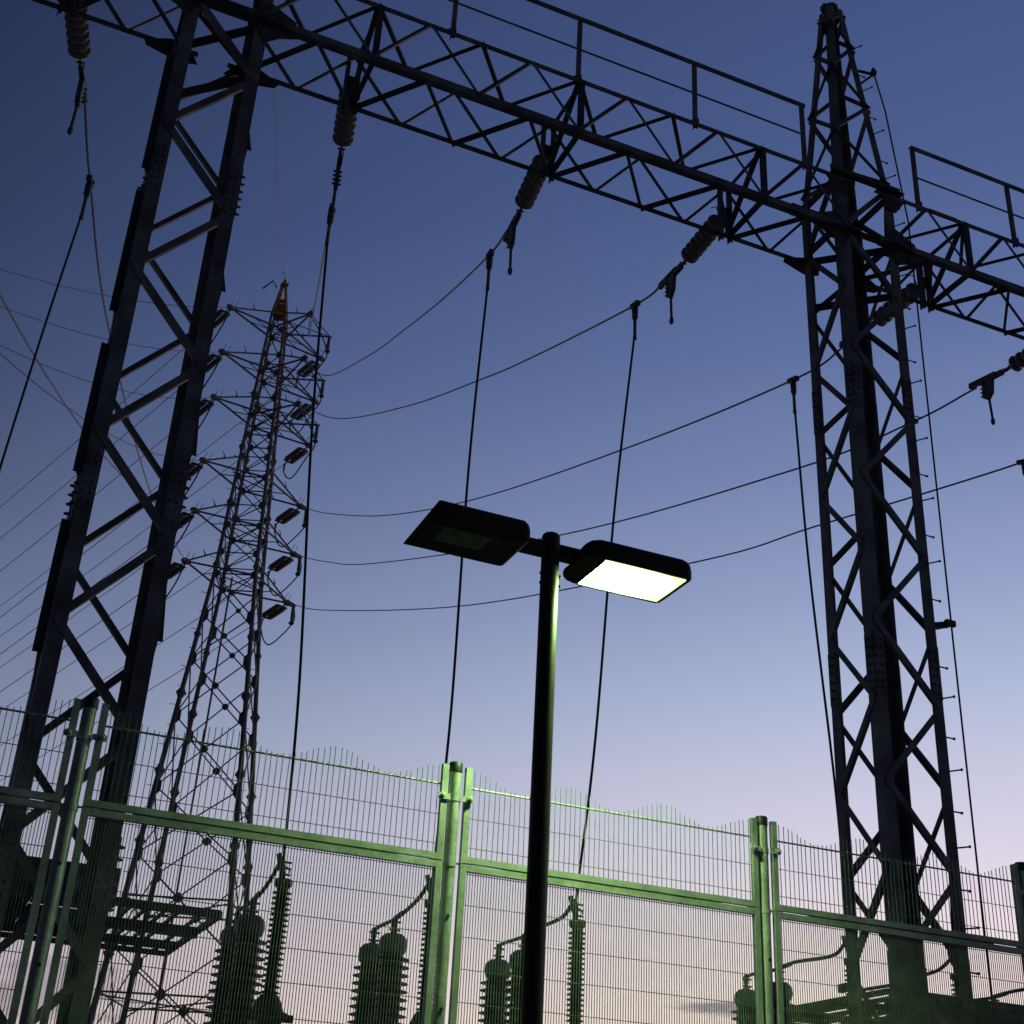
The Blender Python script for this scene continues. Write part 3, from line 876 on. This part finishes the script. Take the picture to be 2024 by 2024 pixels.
FACES = (("NL", "NR"), ("NR", "FR"), ("FR", "FL"), ("FL", "NL"))
low = [23.92, 22.05, 20.15, 17.8, 15.0, 12.5, 9.3, 6.0, 0.3]
for a, b in FACES:
    for i in range(len(low) - 1):
        z0, z1 = low[i], low[i + 1]
        A0, A1, B0, B1 = cor(a, z0), cor(a, z1), cor(b, z0), cor(b, z1)
        br.tube([A0, B1], .028, 6).tube([B0, A1], .028, 6)
        w0, w1 = wz(z0), wz(z1); c = A0.lerp(B1, w0 / (w0 + w1)); e = (B0 - A0).normalized()
        q = .11 + .014 * i
        nrm = e.cross(V(0, 0, 1)).normalized()
        br.plate([c + e * q + V(0, 0, q * .25), c + e * q * .25 + V(0, 0, q), c - e * q * .25 + V(0, 0, q), c - e * q + V(0, 0, q * .25), c - e * q - V(0, 0, q * .25),
                  c - e * q * .25 - V(0, 0, q), c + e * q * .25 - V(0, 0, q), c + e * q - V(0, 0, q * .25)], nrm * .02)
        for P, s in ((A1, 1), (B1, -1)):
            br.plate([P + V(0, 0, .42), P + e * s * .22 + V(0, 0, .16), P + e * s * .22 - V(0, 0, .16), P - V(0, 0, .42)], nrm * .02)
        if i in (5, 6):
            zc = c.z; br.tube([cor(a, zc), cor(b, zc)], .035, 6)
    ups = [23.92, 24.88, 26.16, 27.11, 28.46, 29.43, 30.53, 31.5, 32.45, 33.78, 34.73, 36.1, 36.9]
    for i in range(len(ups) - 1):
        z0, z1 = ups[i], ups[i + 1]
        big = i % 2 == 0
        br.tube([cor(a, z0), cor(b, z0)], .032 if big else .026, 6)
        if i % 2: br.tube([cor(a, z0), cor(b, z1)], .026, 6).tube([cor(b, z0), cor(a, z1)], .022, 6)
        else: br.tube([cor(a, z0), cor(b, z1)], .024, 6)
        e = (cor(b, z0) - cor(a, z0)).normalized(); nrm = e.cross(V(0, 0, 1)).normalized()
        for P, s in ((cor(a, z0), 1), (cor(b, z0), -1)):
            br.plate([P + V(0, 0, .22), P + e * s * .2 + V(0, 0, .1), P + e * s * .2 - V(0, 0, .1), P - V(0, 0, .22)], nrm * .02)
for z in LEV + [10.9, 7.65]:
    br.tube([cor("NL", z), cor("FR", z)], .028, 6).tube([cor("NR", z), cor("FL", z)], .028, 6)
br.tube([cor("NL", 0) * .5 + cor("NR", 0) * .5, PC + V(-.5, -.3, 12.6), PC + V(-.3, -.2, 24)], .04, 6)
br.build("bracing", M_TUBE, py)
for k in ("NL", "NR"):
    z = 3.0; i = 0
    while z < 35:
        P = cor(k, z); s = -1 if k == "NL" else 1
        sb = MB().tube([P, P + U * s * (.28 if i % 2 else .2) + VV * (-.1 if i % 2 else .0)], .012, 5); z += .8; i += 1
        sb.build("step_bolt", M_STEEL2, py)
# arms
for i, z in enumerate(LEV):
    sides = [(TIP_L[i], ("NL", "NR", "FL")), (TIP_R[i], ("FR", "FL", "NR"))]
    if i < 3: sides.append((TIP_F[i], ("NR", "NL", "FR")))
    for tip, (near, c1, c2) in sides:
        m = MB()
        for c in (c1, c2):
            m.tube([cor(c, z), tip], [.045, .042], 8)
            q = cor(c, z).lerp(tip, .55); top = cor(near, z + .95).lerp(tip, .55)
            m.tube([q, cor(near, z)], .022, 6)
        m.tube([cor(near, z + .95), tip], .038, 8)
        ta = cor(near, z + .95).lerp(tip, .45)
        m.tube([ta, ta + V(0, 0, .16)], .02, 6).tube([ta + V(0, 0, .14) - VV * .3, ta + V(0, 0, .18) + VV * .28], .018, 6)
        d = (tip - PC); d.z = 0; d.normalize()
        m.lathe([(.07, -.22), (.12, -.12), (.13, .06), (.08, .16), (.03, .18)], tip, d, 10)
        m.tube([tip + V(0, 0, .05), tip + V(.1, 0, .42)], .012, 5).tube([tip + d * -.2 + V(0, 0, .05), tip + d * -.2 + V(.14, 0, .45)], .012, 5)
        if i > 2 and near == "FR": m.tube([tip, tip + d * .26 + V(0, 0, .0), tip + d * .38 + V(0, 0, -.02)], [.11, .10, .08], 8)
        m.build("cross_arm", M_TUBE, py, True)
for i in range(3):
    e = PC + U * 2.37 + V(0, 0, LEV[i]); m = MB()
    m.tube([cor("NR", LEV[i]).lerp(cor("FR", LEV[i]), .5), e + U * .08], .04, 8).tube([TIP_F[i], e], .025, 6).tube([TIP_R[i], e], .02, 6).tube([cor("FR", LEV[i] + .9), e], .022, 6)
    m.build("cross_arm", M_TUBE, py, True)
# orange tip
m = MB(); zb, zp = 36.95, 38.75; hb, ht = wz(36.9) / 2, .07
pk = lambda sx, sy, z: PC + V(0, 0, z) + (U * sx + VV * sy) * (hb + (ht - hb) * (z - zb) / (zp - zb))
for sx in (-1, 1):
    for sy in (-1, 1): m.tube([pk(sx, sy, zb), pk(sx, sy, zp)], .055, 6)
for za, zc in ((37.0, 37.38), (37.58, 37.86)):
    for (p, q) in (((-1, -1), (1, -1)), ((1, -1), (1, 1)), ((1, 1), (-1, 1)), ((-1, 1), (-1, -1))):
        m.add([pk(*p, za), pk(*q, za), pk(*q, zc), pk(*p, zc)], [(0, 1, 2, 3)])
m.box((PC.x - .16, PC.y - .16, zp - .05), (PC.x + .16, PC.y + .16, zp + .06))
m.build("orange_tip", M_ORANGE, py)
MB().tube([PC + V(0, 0, zp), PC + V(0, 0, zp + .3)], .06, 8).lathe([(.03, 0), (.05, .06), (.02, .12)], PC + V(0, 0, zp + .28), (0, 0, 1), 8) \
    .tube([PC + V(-.35, -.1, 38.45), PC + V(-.55, -.1, 38.75), PC + V(-.95, -.1, 38.2)], .04, 6).build("wire_clamp", M_STEEL2, py)

# strings, jumpers, outgoing spans on the pylon
OD = V(-.349, .935, -.15).normalized()
OX = OD.cross(V(0, 0, 1)).normalized()


def tower_string():
    t = thing("tower_insulator", (0, 0, 0), "", "insulator", "double insulator strings on the pylon")
    for s in (-1, 1):
        pr = [(.03, 0)]
        for k in range(9):
            h = .02 + k * .112
            pr += [(.045, h), (.125, h + .03), (.125, h + .052), (.045, h + .075)]
        pr.append((.03, 1.06))
        MB().lathe(pr, OD * .45 + OX * .15 * s, OD, 10).build("insulator_column", M_PORC, t, True)
    MB().tube([V(0, 0, 0), OD * .34], .03, 6).bar(OD * .4 - OX * .22, OD * .4 + OX * .22, .05, .08).bar(OD * 1.55 - OX * .22, OD * 1.55 + OX * .22, .05, .08).bar(OD * .4 + OX * .27, OD * 1.55 + OX * .27, .015, .015).bar(OD * .4 + OX * .2, OD * .4 + OX * .28, .02, .02).bar(OD * 1.55 + OX * .2, OD * 1.55 + OX * .28, .02, .02) \
        .tube([OD * 1.55, OD * 1.85], .035, 6).tube([OD * 1.78, OD * 1.82 + V(0, 0, -.32)], .045, 6).tube([OD * .34, OD * .42], .03, 6).tube([OD * .4 + OX * .2, OD * .55 + OX * .2 + V(0, 0, .25)], .014, 5).build("yoke", M_FIT, t)
    return t


ts = tower_string(); first = True
ordn = ["topmost", "second", "third", "fourth", "fifth", "lowest"]
for i in range(6):
    for tip, sd in ((TIP_L[i], "left"), (TIP_R[i], "right")):
        o = ts if first else copy_tree(ts); first = False
        o.location = tip; o["label"] = "double insulator string on the %s %s arm of the pylon" % (ordn[i], sd)
        e = tip + OD * 1.83
        far = e + V(-.349, .935, 0).normalized() * 170 + V(0, 0, -11)
        tag(MB().tube(sag(e, far, 3.2, 24), .017, 5).build("span_wire", M_WIRE, smooth=True), "distant line leaving the %s %s arm of the pylon towards the lower left" % (ordn[i], sd), "power line", "spans leaving the pylon")
        b = e + V(0, 0, -.35)
        dd = (tip - PC); dd.z = 0; dd.normalize()
        if sd == "right":
            if i < 3: pb = PC + U * 2.34 + V(0, 0, LEV[i] - .78)
            else: pb = tip + dd * .32 + V(0, 0, -.78)
            tg = thing("post_insulator", pb, "hanging post insulator at the end of the %s right arm of the pylon" % ordn[i], "insulator", "hanging post insulators on the pylon")
            MB().lathe([(.07, 0), (.10, .03), (.06, .06), (.055, .1), (.075, .12), (.075, .68), (.05, .72), (.04, .78)], pb, (0, 0, 1), 10).build("insulator_column", M_PORC, tg, True)
            MB().lathe([(.04, -.12), (.12, -.04), (.12, .0), (.05, .02)], pb, (0, 0, 1), 10).build("cap", M_FIT, tg, True)
            low_ = b.lerp(pb, .40) + V(0, 0, -.85)
            pts = [b, b.lerp(low_, .5) + V(-.03, 0, -.22), low_, low_.lerp(pb, .6) + V(0, 0, -.14), pb + V(0, 0, -.1)]
            if i < 3: pts += [pb.lerp(TIP_F[i], .5) + V(0, 0, .1), TIP_F[i] + V(0, 0, -.08)]
            else: pts += [pb + dd * .12 + V(0, 0, .25), tip + dd * .35 + V(0, 0, -.05)]
        else:
            low_ = b.lerp(tip, .35) + V(0, 0, -.95)
            pts = [b, b.lerp(low_, .6) + V(0, 0, -.2), low_, low_.lerp(tip, .6) + V(0, 0, -.25), tip + V(0, 0, -.12)]
        tag(MB().tube(spline(pts, 7), .03, 6).build("jumper_loop", M_CABLE, smooth=True), "dark loop of cable under the %s %s arm of the pylon" % (ordn[i], sd), "jumper cable", "jumper loops on the pylon")
# overhead earth wire from the pylon tip to the left column's peak
gw0 = PC + V(0, 0, 39.1); gw1 = V(COLX[1], 11.9, 18.05)
pts = sag(gw0, gw1, 1.2, 40)
ew = MB().tube(pts, .010, 6).build("earth_wire", M_WIRE, smooth=True)
tag(ew, "thin earth wire rising steeply from the orange pylon tip", "power line")
MB().tube(pts[:5], .036, 6).build("armour_rod", M_WIRE, ew)
